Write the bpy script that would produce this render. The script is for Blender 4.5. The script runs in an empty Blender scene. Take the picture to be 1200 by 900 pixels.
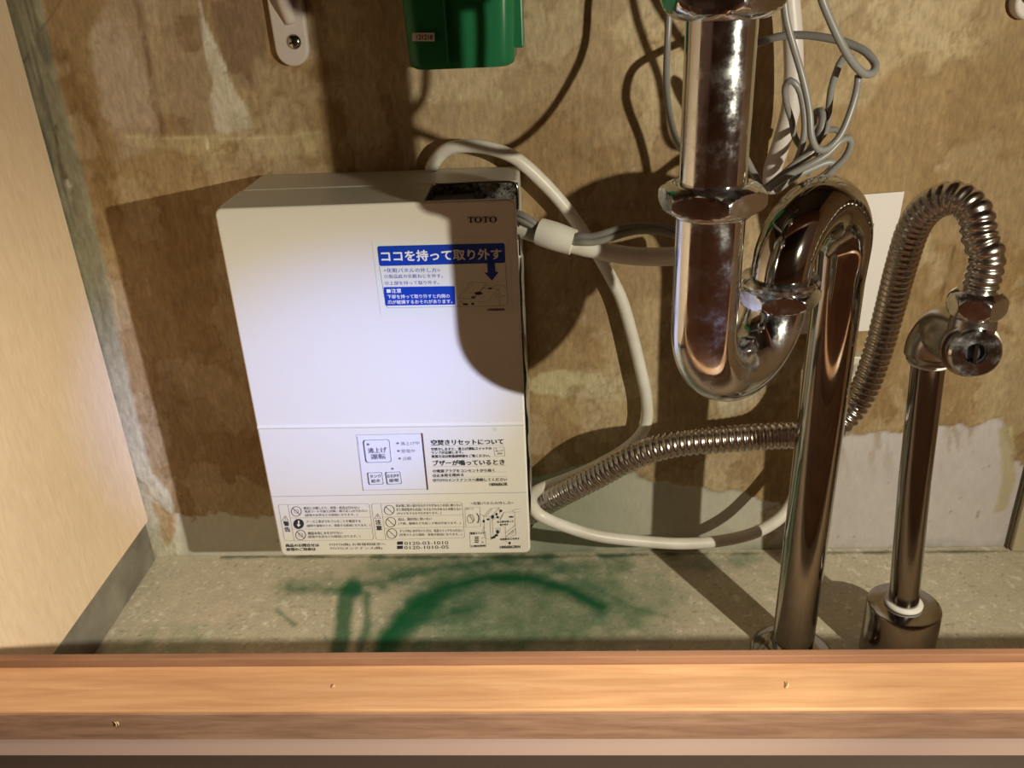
import bpy, math, random
import numpy as np
from mathutils import Vector, Matrix, Quaternion
random.seed(7); rng = np.random.default_rng(11)
SC = bpy.context.scene; COL = SC.collection
# ------------------------------------------------------------------ camera (metres; X right, Y into the cabinet, Z up)
H = 0.4901; D = 0.65; F = 1020.0           # lens height above the cabinet floor, distance to the back wall, focal in px (1200 wide)
PITCH, ROLL, YAW = (math.radians(v) for v in (25.97, -2.75, -3.35))
def _rot():
    cy, sy, cp, sp, cr, sr = math.cos(YAW), math.sin(YAW), math.cos(PITCH), math.sin(PITCH), math.cos(ROLL), math.sin(ROLL)
    Ry = np.array([[cy,-sy,0],[sy,cy,0],[0,0,1]]); Mx = np.array([[1,0,0],[0,-sp,cp],[0,cp,sp]]); Rr = np.array([[cr,-sr,0],[sr,cr,0],[0,0,1]])
    return Rr @ Mx @ Ry
A = _rot()                                  # (X, Y, Zdown) -> (right, down, forward)
cam = bpy.data.cameras.new('camera'); camo = bpy.data.objects.new('camera', cam); COL.objects.link(camo); SC.camera = camo
cam.sensor_fit = 'HORIZONTAL'; cam.sensor_width = 36.0; cam.lens = 36.0*F/1200.0; cam.clip_start = 0.01; cam.clip_end = 50
r_, d_, f_ = A
fl = lambda v: (v[0], v[1], -v[2])
mr, mu, mb = fl(r_), tuple(-c for c in fl(d_)), tuple(-c for c in fl(f_))
camo.matrix_world = Matrix(((mr[0],mu[0],mb[0],0),(mr[1],mu[1],mb[1],0),(mr[2],mu[2],mb[2],H),(0,0,0,1)))
# ------------------------------------------------------------------ world, lamps, exposure
W = bpy.data.worlds.new('world'); SC.world = W; W.use_nodes = True
W.node_tree.nodes['Background'].inputs[0].default_value = (1.0, 0.50, 0.30, 1); W.node_tree.nodes['Background'].inputs[1].default_value = 0.085
TORCH = Vector((0.461, 0.0, H-0.025)); AIM = Vector((-0.150, 0.547, H-0.275))
def spot(name, e, color, angle, blend, rad=0.006, aim=None):
    l = bpy.data.lights.new(name, 'SPOT'); l.energy = e; l.color = color; l.spot_size = math.radians(angle); l.spot_blend = blend; l.shadow_soft_size = rad
    o = bpy.data.objects.new(name, l); COL.objects.link(o); o.location = TORCH
    o.rotation_euler = ((aim or AIM)-TORCH).to_track_quat('-Z', 'Y').to_euler(); return o
spot('torch_beam_spill', 17.0, (1.0, 0.91, 0.69), 130, 0.9)
spot('torch_beam_wide', 22.0, (1.0, 0.92, 0.73), 42, 1.0, aim=Vector((-0.3765, 0.49, H-0.42)))
spot('torch_beam_core', 34.0, (0.16, 0.30, 1.0), 16, 1.0, aim=Vector((-0.150, 0.547, H-0.268)))
def area(name, loc, aim, size, e, color):
    l = bpy.data.lights.new(name, 'AREA'); l.energy = e; l.color = color; l.shape = 'RECTANGLE'; l.size = size[0]; l.size_y = size[1]
    o = bpy.data.objects.new(name, l); COL.objects.link(o); o.location = loc
    o.rotation_euler = (Vector(aim)-Vector(loc)).to_track_quat('-Z', 'Y').to_euler(); return o
area('kitchen_ceiling_lamp', (0.35, -0.20, 2.25), (0.2, 0.1, 0.0), (0.6, 0.3), 24, (1.0, 0.66, 0.40))
SC.view_settings.view_transform = 'Standard'; SC.view_settings.look = 'None'; SC.view_settings.gamma = 1; SC.view_settings.exposure = 0.0
SC.view_settings.use_curve_mapping = False
# ------------------------------------------------------------------ pixel measurements of the photograph -> points in the room
def ray(x, y): return A.T @ np.array([(x-600)/F, (y-450)/F, 1.0])
def PY(x, y, Y=D):
    r = ray(x, y); return Vector((r[0]*Y/r[1], Y, H-r[2]*Y/r[1]))
def PZ(x, y, z=0.0):
    r = ray(x, y); k = (H-z)/r[2]; return Vector((r[0]*k, r[1]*k, z))
def YS(x, y, shift):
    """depth at which the thing seen at px (x, y) throws its torch shadow 'shift' px to its left on the back wall"""
    best = None
    for k in range(300):
        Y = .36+.288*k/299; p = PY(x, y, Y); t = (D-TORCH.y)/(p.y-TORCH.y); q = TORCH+(p-TORCH)*t; e = abs(topx(q.x, q.y, q.z)[0]-(x-shift))
        if best is None or e < best[0]: best = (e, Y)
    return best[1]
def PX(x, y, X):
    r = ray(x, y); k = X/r[0]; return Vector((X, r[1]*k, H-r[2]*k))
def topx(X, Y, Z):
    X, Y, Z = np.broadcast_arrays(X, Y, Z); c = np.tensordot(A, np.stack([X, Y, H-Z]).astype(float), 1)
    return 600+F*c[0]/c[2], 450+F*c[1]/c[2]
# ------------------------------------------------------------------ materials
def mat(name, color=(.5,.5,.5), rough=.5, metal=0.0, **k):
    m = bpy.data.materials.new(name); m.use_nodes = True; b = m.node_tree.nodes['Principled BSDF']
    b.inputs['Base Color'].default_value = (*color, 1); b.inputs['Roughness'].default_value = rough; b.inputs['Metallic'].default_value = metal
    for n, v in k.items(): b.inputs[n.replace('_', ' ')].default_value = v
    return m
def N(m, t, **k):
    n = m.node_tree.nodes.new(t)
    for a, v in k.items():
        if a.startswith('i_'):
            key = a[2:]; n.inputs[int(key) if key.isdigit() else key.replace('_', ' ')].default_value = v
        else: setattr(n, a, v)
    return n
def L(m, a, b): m.node_tree.links.new(a, b)
def bsdf(m): return m.node_tree.nodes['Principled BSDF']
def noise(m, scale=(1,1,1), s=10, detail=4, rough=.6, dist=0, coord='Object'):
    tc = N(m, 'ShaderNodeTexCoord'); mp = N(m, 'ShaderNodeMapping'); mp.inputs['Scale'].default_value = scale
    L(m, tc.outputs[coord], mp.inputs[0]); n = N(m, 'ShaderNodeTexNoise', i_Scale=s, i_Detail=detail, i_Roughness=rough, i_Distortion=dist)
    L(m, mp.outputs[0], n.inputs['Vector']); return n.outputs['Fac']
def ramp(m, src, stops):
    r = N(m, 'ShaderNodeValToRGB'); e = r.color_ramp.elements
    while len(e) < len(stops): e.new(.5)
    for i, (p, c) in enumerate(stops):
        e[i].position = p; e[i].color = (*c, 1) if len(c) == 3 else c
    L(m, src, r.inputs[0]); return r.outputs[0]
def bump(m, src, strength=.3, dist=.001, prev=None):
    b = N(m, 'ShaderNodeBump', i_Strength=strength, i_Distance=dist); L(m, src, b.inputs['Height'])
    if prev: L(m, prev, b.inputs['Normal'])
    L(m, b.outputs[0], bsdf(m).inputs['Normal']); return b.outputs[0]
def mul(m, a, b, mode='MULTIPLY', fac=1.0):
    x = N(m, 'ShaderNodeMix', data_type='RGBA', blend_type=mode); x.inputs[0].default_value = fac
    L(m, a, x.inputs[6]); L(m, b, x.inputs[7]); return x.outputs[2]
def setcol(m, s): L(m, s, bsdf(m).inputs['Base Color'])
def wood(name, dark, light, axis='x', rough=.45, s=9, stretch=26, bs=.15, coat=0.0):
    m = mat(name, light, rough, Coat_Weight=coat); sc = {'x': (1, stretch, stretch), 'y': (stretch, 1, stretch), 'z': (stretch, stretch, 1)}[axis]
    a = noise(m, sc, s, 6, .62, .4); b = noise(m, tuple(v**.55 for v in sc), s*.5, 3, .5, 1.0)
    setcol(m, mul(m, ramp(m, a, [(.32, dark), (.62, light)]), ramp(m, b, [(.3, (.80,.78,.76)), (.7, (1.0,1.0,1.0))])))
    bump(m, a, bs, .0006); return m
def attr_mat(name, rough=.8, bs=.5, fs=260, scale=(1,1,.3), lo=.72):
    m = mat(name, rough=rough); at = N(m, 'ShaderNodeVertexColor', layer_name='pigment'); a = noise(m, scale, fs, 5, .65)
    b = noise(m, (1,1,1), 60, 5, .7)
    g_ = mul(m, ramp(m, a, [(.3, (lo,lo,lo)), (.7, (1.15,1.15,1.15))]), ramp(m, b, [(.3, (.86,.85,.84)), (.7, (1.08,1.08,1.08))]))
    w_ = N(m, 'ShaderNodeMix', data_type='RGBA'); w_.inputs[6].default_value = (1,1,1,1); L(m, at.outputs[1], w_.inputs[0]); L(m, g_, w_.inputs[7])
    setcol(m, mul(m, at.outputs[0], w_.outputs[2]))
    bump(m, a, bs, .0006); return m
chrome = mat('chrome', (.70,.73,.77), .06, 1.0)
_n = noise(chrome, (1,1,1), 55, 5, .7); L(chrome, ramp(chrome, _n, [(.40, (.04,)*3), (.66, (.30,)*3)]), bsdf(chrome).inputs['Roughness']); bsdf(chrome).inputs['Coat Weight'].default_value = .4; bsdf(chrome).inputs['Coat Roughness'].default_value = .24
chrome2 = mat('dull_chrome', (.38,.36,.34), .15, 1.0)
chrome3 = mat('drain_chrome', (.47,.455,.43), .07, 1.0)  # chrome with a lower base colour, for the drain pipe
_n = noise(chrome2, (1,1,.4), 120, 4, .6); bump(chrome2, _n, .08, .0005)
satin = mat('satin_chrome', (.46,.44,.42), .27, 1.0)
flexsteel = mat('corrugated_steel', (.56,.51,.47), .24, 1.0)
white_plastic = mat('white_plastic', (.80,.78,.72), .28, Coat_Weight=.25)
case_plastic = mat('case_plastic', (.62,.60,.55), .38)
cord_white = mat('white_cord', (.80,.78,.74), .38); _n = noise(cord_white, (1,1,1), 45, 3, .5); setcol(cord_white, ramp(cord_white, _n, [(.35,(.72,.69,.62)),(.65,(.82,.81,.77))]))
cord_grey = mat('grey_cord', (.23,.225,.22), .36)
cord_dark = mat('dark_grey_cord', (.27,.275,.27), .4)
tape = mat('white_tape', (.84,.83,.76), .42); _n = noise(tape, (1,1,1), 90, 4, .6); bump(tape, _n, .25, .001)
black_hole = mat('dark_interior', (.012,.010,.009), .6)
ink_blue = mat('blue_ink', (.005,.05,.42), .4); ink_dark = mat('dark_ink', (.03,.032,.045), .5); ink_grey = mat('grey_ink', (.16,.17,.24), .5); ink_white = mat('white_ink', (.85,.86,.9), .5)
ink_logo = mat('logo_ink', (.012,.012,.014), .4); ink_violet = mat('blue_text_ink', (.06,.08,.38), .5)
film = mat('label_film', (.81,.82,.74), .3); paper = mat('paper', (.80,.77,.78), .65)
putty = mat('white_sealant', (.85,.84,.82), .5)
green_plastic = mat('green_plastic', (.04,.32,.14), .25, Transmission_Weight=.55, IOR=1.3, Subsurface_Weight=.15, Subsurface_Scale=.01)
galv = mat('galvanised_plate', (.5,.5,.5), .35, .8); _n = noise(galv, (1,1,1), 240, 5, .8); setcol(galv, ramp(galv, _n, [(.42,(.03,.03,.03)),(.6,(.55,.54,.55))]))
# ------------------------------------------------------------------ mesh helpers
class MB:
    def __init__(s): s.v = []; s.f = []; s.m = []
    def add(s, vs, fs, mi=0):
        o = len(s.v); s.v += [tuple(v) for v in vs]; s.f += [tuple(i+o for i in f) for f in fs]; s.m += [mi]*len(fs); return s
    def box(s, a, b, mi=0):
        x0,y0,z0 = a; x1,y1,z1 = b
        return s.add([(x0,y0,z0),(x1,y0,z0),(x1,y1,z0),(x0,y1,z0),(x0,y0,z1),(x1,y0,z1),(x1,y1,z1),(x0,y1,z1)],
                     [(0,3,2,1),(4,5,6,7),(0,1,5,4),(1,2,6,5),(2,3,7,6),(3,0,4,7)], mi)
    def build(s, name, mats, parent=None, smooth=False, bevel=0, label=None, segs=2, sharp=None):
        me = bpy.data.meshes.new(name); me.from_pydata(s.v, [], s.f)
        for m in (mats if isinstance(mats, (list, tuple)) else [mats]): me.materials.append(m)
        me.polygons.foreach_set('material_index', s.m)
        if smooth: me.polygons.foreach_set('use_smooth', [True]*len(me.polygons))
        me.update(); o = bpy.data.objects.new(name, me); COL.objects.link(o)
        if sharp and smooth: me.set_sharp_from_angle(angle=math.radians(sharp))
        if parent is not None: o.parent = parent; o.matrix_parent_inverse = Matrix.Translation(-Vector(parent.location))
        if bevel:
            b = o.modifiers.new('bevel', 'BEVEL'); b.width = bevel; b.segments = segs; b.limit_method = 'ANGLE'; b.angle_limit = math.radians(35); b.harden_normals = False
        if label: o['label'] = label
        return o
def thing(name, label, cat, loc=(0,0,0), group=None):
    o = bpy.data.objects.new(name, None); COL.objects.link(o); o.location = loc; o.empty_display_size = .02; return tag(o, label, cat, group)
def tag(o, label, cat, group=None):
    o['label'] = label; o['category'] = cat
    if group: o['group'] = group
    return o
def struct(o, label=None, cat='structure'):
    o['kind'] = 'structure'
    if label: o['label'] = label; o['category'] = cat
    return o
def catmull(pts, step=.003):
    P = [Vector(p) for p in pts]; P = [P[0]*2-P[1]] + P + [P[-1]*2-P[-2]]; out = []
    for i in range(1, len(P)-2):
        p0,p1,p2,p3 = P[i-1:i+3]; a,b,c = [max((q-p).length, 1e-6)**.5 for p,q in ((p0,p1),(p1,p2),(p2,p3))]
        n = max(2, int((p2-p1).length/step))
        for k in range(n):
            t = k/n; m1 = (p2-p1) + b*((p1-p0)/a-(p2-p0)/(a+b)) if False else (p2-p0)*(b*b/(a*a+b*b)); m2 = (p3-p1)*(b*b/(b*b+c*c))
            out.append((2*t**3-3*t*t+1)*p1+(t**3-2*t*t+t)*m1+(-2*t**3+3*t*t)*p2+(t**3-t*t)*m2)
    out.append(P[-2]); return out
def sweep(mb, path, rad, n=14, cap=True, mi=0, flat=None):
    """tube along path; rad = number or function(arc length, total)"""
    P = path; T = []
    for i in range(len(P)): T.append((P[min(i+1, len(P)-1)]-P[max(i-1, 0)]).normalized())
    up = Vector((0,0,1)) if abs(T[0].z) < .9 else Vector((1,0,0)); nrm = (up-T[0]*up.dot(T[0])).normalized(); s = 0; S = [0]
    for i in range(1, len(P)): s += (P[i]-P[i-1]).length; S.append(s)
    vs = []; fs = []
    for i in range(len(P)):
        if i: q = T[i-1].rotation_difference(T[i]); nrm = q @ nrm; nrm = (nrm-T[i]*nrm.dot(T[i])).normalized()
        bn = T[i].cross(nrm); r = rad(S[i], s) if callable(rad) else rad
        for k in range(n):
            a = 2*math.pi*k/n; vs.append(P[i]+nrm*math.cos(a)*r+bn*math.sin(a)*r)
    for i in range(len(P)-1):
        for k in range(n): k2 = (k+1)%n; fs.append((i*n+k, i*n+k2, (i+1)*n+k2, (i+1)*n+k))
    if cap: fs.append(tuple(range(n-1,-1,-1))); fs.append(tuple((len(P)-1)*n+k for k in range(n)))
    return mb.add(vs, fs, mi)
def resample(P, step):
    S = [0]
    for i in range(1, len(P)): S.append(S[-1]+(P[i]-P[i-1]).length)
    n = int(S[-1]/step); out = []; j = 0
    for k in range(n+1):
        t = S[-1]*k/n
        while j < len(S)-2 and S[j+1] < t: j += 1
        u = (t-S[j])/max(S[j+1]-S[j], 1e-9); out.append(P[j].lerp(P[j+1], min(1, u)))
    return out
def lathe(mb, base, axis, prof, n=48, hexes=None, mi=0, hrot=0.0, caps=True, sides=6):
    """prof: [(radius, height)] along axis; hexes: set of indices cut to a hexagon with across-flats half width"""
    ax = Vector(axis).normalized(); u = Vector((0,0,1)).cross(ax) if abs(ax.z) < .9 else Vector((1,0,0)); u = (u-ax*u.dot(ax)).normalized(); w = ax.cross(u)
    vs = []; fs = []
    for j, (r, h) in enumerate(prof):
        for k in range(n):
            a = 2*math.pi*k/n; rr = r
            if hexes: 
                q = ((a+hrot) % (2*math.pi/sides))-math.pi/sides; rr = min(r, hexes/math.cos(q))
            vs.append(Vector(base)+u*math.cos(a)*rr+w*math.sin(a)*rr+ax*h)
    for j in range(len(prof)-1):
        for k in range(n): k2 = (k+1)%n; fs.append((j*n+k, j*n+k2, (j+1)*n+k2, (j+1)*n+k))
    if caps: fs.append(tuple(range(n-1,-1,-1))); fs.append(tuple((len(prof)-1)*n+k for k in range(n)))
    return mb.add(vs, fs, mi)
def hexnut(mb, base, axis, flat, height, bore, hrot=0.0, bulge=.86):
    """chamfered nut: dome-limited corners give oval facets"""
    Rc = flat/math.cos(math.pi/6); pr = []; M_ = 16
    for i in range(M_+1):
        t = i/M_*2-1; lim = Rc*1.0 - (Rc-flat*bulge)*abs(t)**2.6; pr.append((lim, height*(i/M_)))
    pr = [(bore, -.0005)] + [(flat*bulge*.96, -.0004)] + pr + [(flat*bulge*.96, height+.0004), (bore, height+.0005)]
    return lathe(mb, base, axis, pr, 144, flat, hrot=hrot)
# ------------------------------------------------------------------ pigment painting (numpy noise, masks laid out on the surface)
def vnoise(x, y, s, seed):
    g = np.random.default_rng(seed).random((257, 257)); x = x*s; y = y*s; xi = np.floor(x).astype(int); yi = np.floor(y).astype(int); fx = x-xi; fy = y-yi
    fx = fx*fx*(3-2*fx); fy = fy*fy*(3-2*fy); a = g[xi%256, yi%256]; b = g[(xi+1)%256, yi%256]; c = g[xi%256, (yi+1)%256]; d = g[(xi+1)%256, (yi+1)%256]
    return (a*(1-fx)+b*fx)*(1-fy)+(c*(1-fx)+d*fx)*fy
def fbm(x, y, s, seed, o=5):
    t = 0; a = .5; n = 0
    for k in range(o): t = t+a*vnoise(x, y, s*2**k, seed+k*13); n += a; a *= .55
    return t/n
def poly(px, py, pts, soft=3.0, wob=0.0):
    """signed-distance style soft mask of a polygon in measured coordinates"""
    inside = np.zeros(px.shape, bool); dist = np.full(px.shape, 1e9); n = len(pts)
    for i in range(n):
        x0,y0 = pts[i]; x1,y1 = pts[(i+1)%n]; c = ((y0 > py) != (y1 > py)); xx = x0+(py-y0)*(x1-x0)/((y1-y0) if y1 != y0 else 1e-9); inside ^= c & (px < xx)
        dx,dy = x1-x0, y1-y0; t = np.clip(((px-x0)*dx+(py-y0)*dy)/(dx*dx+dy*dy+1e-9), 0, 1); dist = np.minimum(dist, np.hypot(px-x0-t*dx, py-y0-t*dy))
    sd = np.where(inside, dist, -dist)+wob; return np.clip(sd/(soft*.5)*.5+.5, 0, 1)
def stroke(px, py, pts, w, soft=None, wob=0.0):
    dist = np.full(px.shape, 1e9)
    for (x0,y0),(x1,y1) in zip(pts[:-1], pts[1:]):
        dx,dy = x1-x0, y1-y0; t = np.clip(((px-x0)*dx+(py-y0)*dy)/(dx*dx+dy*dy+1e-9), 0, 1); dist = np.minimum(dist, np.hypot(px-x0-t*dx, py-y0-t*dy))
    soft = soft or w*.5; return np.clip((w+wob-dist)/soft, 0, 1)
def mix(c, m, col): return c*(1-m[..., None])+np.array(col)*m[..., None]
def grid(name, P, colors, material, alpha=None):
    ny, nx = P.shape[:2]; me = bpy.data.meshes.new(name); idx = np.arange(ny*nx).reshape(ny, nx)
    q = np.stack([idx[:-1,:-1], idx[:-1,1:], idx[1:,1:], idx[1:,:-1]], -1).reshape(-1, 4)
    me.vertices.add(ny*nx); me.vertices.foreach_set('co', P.reshape(-1).astype(np.float32)); me.loops.add(q.size); me.loops.foreach_set('vertex_index', q.reshape(-1).astype(np.int32))
    me.polygons.add(len(q)); me.polygons.foreach_set('loop_start', np.arange(0, q.size, 4, dtype=np.int32)); me.polygons.foreach_set('use_smooth', np.ones(len(q), bool))
    me.update(calc_edges=True); ca = me.color_attributes.new('pigment', 'FLOAT_COLOR', 'POINT')
    ca.data.foreach_set('color', np.concatenate([colors, (np.ones((ny, nx)) if alpha is None else alpha)[..., None]], -1).reshape(-1).astype(np.float32))
    me.materials.append(material); o = bpy.data.objects.new(name, me); COL.objects.link(o); return o
#@@WALL
# ================================================================== BACK WALL (old glued backing, pale plaster below)
step = .002; xs = np.arange(-.39, .62, step); zs = np.arange(-.004, .76, step); XX, ZZ = np.meshgrid(xs, zs)
px, py = topx(XX, np.full_like(XX, D), ZZ)
n1 = fbm(XX, ZZ, 14, 3); n2 = fbm(XX, ZZ, 45, 21); n3 = fbm(XX, ZZ*.25, 60, 40); n4 = fbm(XX+ZZ*.2, ZZ*.18, 130, 77); nf = fbm(XX, ZZ, 150, 90, 3)
wob = (n2-.5)*22+(nf-.5)*10
c = np.ones(XX.shape+(3,))*np.array((.36,.25,.125)); c = mix(c, np.clip((n1-.42)*2.6, 0, 1)*.6, (.45,.33,.18)); c = mix(c, np.clip((n3-.52)*4, 0, 1)*.30, (.25,.15,.065))
def lay(m, col, k=1.0):
    global c; c = mix(c, m*k, col)
lay(poly(px, py, [(470,-40),(470,118),(540,122),(600,128),(660,110),(720,118),(800,128),(1010,125),(1050,80),(1200,60),(1260,-40)], 10, wob), (.47,.36,.21), .8)
lay(stroke(px, py, [(500,128),(560,132),(600,130),(660,108),(720,122),(790,122)], 3, 5, wob*.25), (.33,.21,.09), .5)
lay(poly(px, py, [(690,-40),(1080,-40),(1070,30),(1000,40),(700,40)], 14, wob), (.50,.39,.24), .5)
lay(poly(px, py, [(1080,205),(1130,190),(1230,168),(1230,420),(1090,420)], 6, wob), (.33,.215,.095), .55)
lay(poly(px, py, [(1060,60),(1130,72),(1160,62),(1215,-10),(1230,70),(1200,110),(1050,130)], 6, wob), (.36,.25,.125), .6)
lay(poly(px, py, [(620,460),(700,462),(770,470),(770,500),(620,500)], 8, wob), (.43,.32,.17), .6)
lay(poly(px, py, [(612,438),(680,436),(765,446),(765,462),(690,468),(612,462)], 4, wob), (.52,.44,.27), .75)
lay(poly(px, py, [(840,470),(905,435),(912,446),(870,480),(845,492)], 3, wob*.3), (.62,.56,.40), .8)
lay(poly(px, py, [(150,-40),(185,-40),(180,40),(186,110),(192,150),(188,175),(140,190),(112,100),(105,40)], 6, wob), (.44,.335,.215), .8)
lay(poly(px, py, [(108,30),(140,25),(165,70),(178,110),(186,160),(190,190),(165,150),(130,150),(118,100)], 5, wob*.6), (.49,.39,.27), .7)
lay(stroke(px, py, [(160,-10),(168,30),(176,80),(186,130),(192,160)], 6, 4, wob*.2), (.27,.175,.095), .85)
lay(poly(px, py, [(186,-40),(240,-40),(243,40),(250,100),(262,160),(205,165),(192,80)], 5, wob*.4), (.335,.235,.135), .8)
lay(poly(px, py, [(62,60),(80,70),(100,110),(125,170),(150,260),(125,250),(95,190)], 8, wob*.7), (.29,.185,.075), .75)
lay(poly(px, py, [(245,-40),(300,-40),(312,40),(312,88),(296,106),(280,104),(266,80),(250,20)], 3, wob*.2), (.285,.195,.115), .9)
lay(poly(px, py, [(300,70),(360,80),(372,150),(310,165),(296,110)], 8, wob), (.43,.33,.19), .7)
lay(poly(px, py, [(231,-20),(236,18),(247,38),(262,72),(274,104),(288,124),(296,150),(278,152),(262,158),(252,150),(246,118),(250,96),(240,64)], 2.2, wob*.16), (.60,.53,.40), .95)
lay(poly(px, py, [(140,156),(250,158),(375,152),(376,182),(250,184),(150,170)], 5, wob*.4), (.54,.45,.26), .5)
lay(stroke(px, py, [(150,161),(300,162),(375,156)], 2, 2, wob*.1), (.60,.52,.33), .7)
lay(stroke(px, py, [(240,162),(243,174)], 2.4, 1.5), (.72,.67,.42), .8)
lay(stroke(px, py, [(290,155),(302,178),(316,200)], 1.2, 1.2), (.60,.50,.33), .7)
for (a, b, k) in ((495,112,1.6),(500,116,1.4)): lay(stroke(px, py, [(a-8,b-4),(a,b),(a+10,b+4)], 2.5, 2, wob*.1), (.62,.54,.33), .6)
for _ in range(420):                                            # wispy fibres left of the torn backing
    a = rng.uniform(60, 1190); b = rng.uniform(0, 560); l = rng.uniform(6, 26); t = rng.normal(1.45, .45)
    sel = (abs(px-a) < 40) & (abs(py-b) < 40)
    mm = np.zeros(px.shape); mm[sel] = stroke(px[sel], py[sel], [(a,b),(a+l*math.cos(t),b+l*math.sin(t))], rng.uniform(.5,1.3), 1.4)
    lay(mm, (.60,.50,.34) if rng.random() < .6 else (.22,.13,.05), rng.uniform(.15,.5))
for (a, b, r, k) in ((673,177,8,.6),(1108,335,4,.6),(388,122,3,.0),(530,60,7,.2)): lay(np.clip(1-np.hypot(px-a, py-b)/(r*1.6), 0, 1), (.24,.145,.06), k)
lay(stroke(px, py, [(1118,290),(1108,330),(1102,352)], 2.4, 2, wob*.2), (.16,.085,.03), .8)
lay(poly(px, py, [(1096,300),(1115,290),(1108,330),(1085,345)], 4, wob*.3), (.47,.36,.22), .6)
for sd_, sc_, th, cl, k in ((301, 9, .50, (.47,.37,.23), .40), (333, 13, .55, (.27,.175,.08), .40), (371, 22, .56, (.50,.40,.25), .35)):   # old glue stains with tide lines
    wx = XX+.03*(fbm(XX, ZZ, 25, sd_+5)-.5); wz = ZZ*.7+.05*(fbm(XX, ZZ, 25, sd_+9)-.5); q_ = fbm(wx, wz, sc_, sd_)+(nf-.5)*.03
    lay(np.clip((q_-th)*28, 0, 1), cl, k); lay(np.exp(-((q_-th)/.009)**2), (.24,.15,.06), .35)
# pale plaster below a torn edge
edge = [(120,546),(165,560),(180,583),(200,598),(230,603),(258,600),(280,606),(312,606),(420,600),(560,575),(620,560),(700,545),(745,556),(770,566),(800,573),(850,576),(890,583),(914,590),(924,606),(932,560),(960,524),(985,516),(1020,508),(1060,506),(1100,498),(1140,500),(1172,494),(1190,540),(1205,548),(1260,545)]
plaster = poly(px, py, edge+[(1260,900),(120,900)], 2.5, (n2-.5)*14+(nf-.5)*9)
tone = np.clip((px-860)/160, 0, 1)[..., None]
pc = (1-tone)*np.array((.55,.53,.45))+tone*np.array((.60,.56,.57)); gr = np.clip(1-abs(px-650)/150, 0, 1)*np.clip((py-500)/60, 0, 1)
pc = pc*(1-gr[..., None]*.8)+np.array((.32,.36,.27))*gr[..., None]*.8
c = c*(1-plaster[..., None])+pc*(.97+.06*n2[..., None])*plaster[..., None]
scuff = np.clip((n4-.60)*9, 0, 1)*plaster*np.clip((570-py)/70, 0, 1); lay(scuff, (.33,.23,.13), .7)
lay(poly(px, py, [(1172,505),(1186,500),(1192,560),(1180,600),(1166,604),(1176,560)], 3, wob*.4), (.48,.40,.22), .8)
for _ in range(46):
    a = rng.uniform(190, 1170); b = rng.uniform(600, 640) if a < 900 else rng.uniform(530, 635); sel = (abs(px-a) < 12) & (abs(py-b) < 12); mm = np.zeros(px.shape)
    mm[sel] = stroke(px[sel], py[sel], [(a,b),(a+rng.normal(0,2),b+rng.uniform(0,4))], .8, 1); lay(mm, (.16,.11,.06), .7)
lay(stroke(px, py, [(225,612),(228,608)], 2, 2), (.2,.12,.05), .8)
lay(stroke(px, py, [(1146,608),(1147,600)], 1.6, 1.5), (.2,.15,.10), .7)
lay(poly(px, py, [(890,600),(930,586),(918,622),(896,640)], 3, wob*.3)*np.clip((nf-.40)*5, 0, 1), (.34,.26,.12), .7)
# green paint traces along the foot of the wall
g = np.clip(1-(646-py)/ (10+22*vnoise(px, py*0, .02, 5)), 0, 1)*np.clip((n2-.30)*2.4, 0, 1); g *= np.clip((px-560)/80, .25, 1)
lay(g, (.07,.12,.07), .55)
# grey-green joint compound band beside the cupboard side
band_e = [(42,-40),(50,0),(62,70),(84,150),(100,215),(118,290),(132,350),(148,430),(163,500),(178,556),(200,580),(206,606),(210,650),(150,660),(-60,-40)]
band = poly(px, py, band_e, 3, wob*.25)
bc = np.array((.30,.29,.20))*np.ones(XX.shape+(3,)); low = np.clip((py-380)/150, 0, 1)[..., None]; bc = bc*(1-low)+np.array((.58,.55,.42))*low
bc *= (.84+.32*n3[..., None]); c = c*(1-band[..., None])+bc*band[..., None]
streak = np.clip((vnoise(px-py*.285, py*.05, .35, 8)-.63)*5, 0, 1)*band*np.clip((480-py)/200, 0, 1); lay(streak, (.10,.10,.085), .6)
lay(stroke(px, py, [(66,148),(70,175),(74,195),(80,212)], 2.6, 2, wob*.2), (.10,.055,.03), .8)
lay(stroke(px, py, [(80,212),(84,218)], 3.0, 2), (.62,.58,.55), .8)
lay(stroke(px, py, [(84,225),(95,262),(102,290)], 1.2, 1.5, wob*.1), (.2,.11,.05), .7)
lay(stroke(px, py, [(25,0),(33,60),(45,100),(60,150)], 3, 3, wob*.3), (.16,.165,.14), .5)
lay(poly(px, py, [(178,588),(192,592),(208,604),(205,622),(197,640),(188,630),(184,606)], 3, wob*.4), (.50,.33,.15), .8)
lay(stroke(px, py, [(76,-6),(52,32),(29,74)], 1.0, 1.0, wob*.05), (.10,.075,.05), .8)
disp = .0016*plaster*(-1)+.0022*band+(n2-.5)*.0010+(n3-.5)*.0010
keep = np.maximum(plaster, band)[..., None]; ref = np.array((.37,.265,.14)); c = c*keep+(1-keep)*1.06*ref*(np.clip(c, .02, 1)/ref)**1.45
YY = D-disp; wallmat = attr_mat('old_wall', .78, bs=.55, fs=300, scale=(1,1,.35))
P_ = np.stack([XX, YY, ZZ], -1); struct(grid('wall_back', P_, c, wallmat, 1-.75*plaster*(1-band)))
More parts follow.
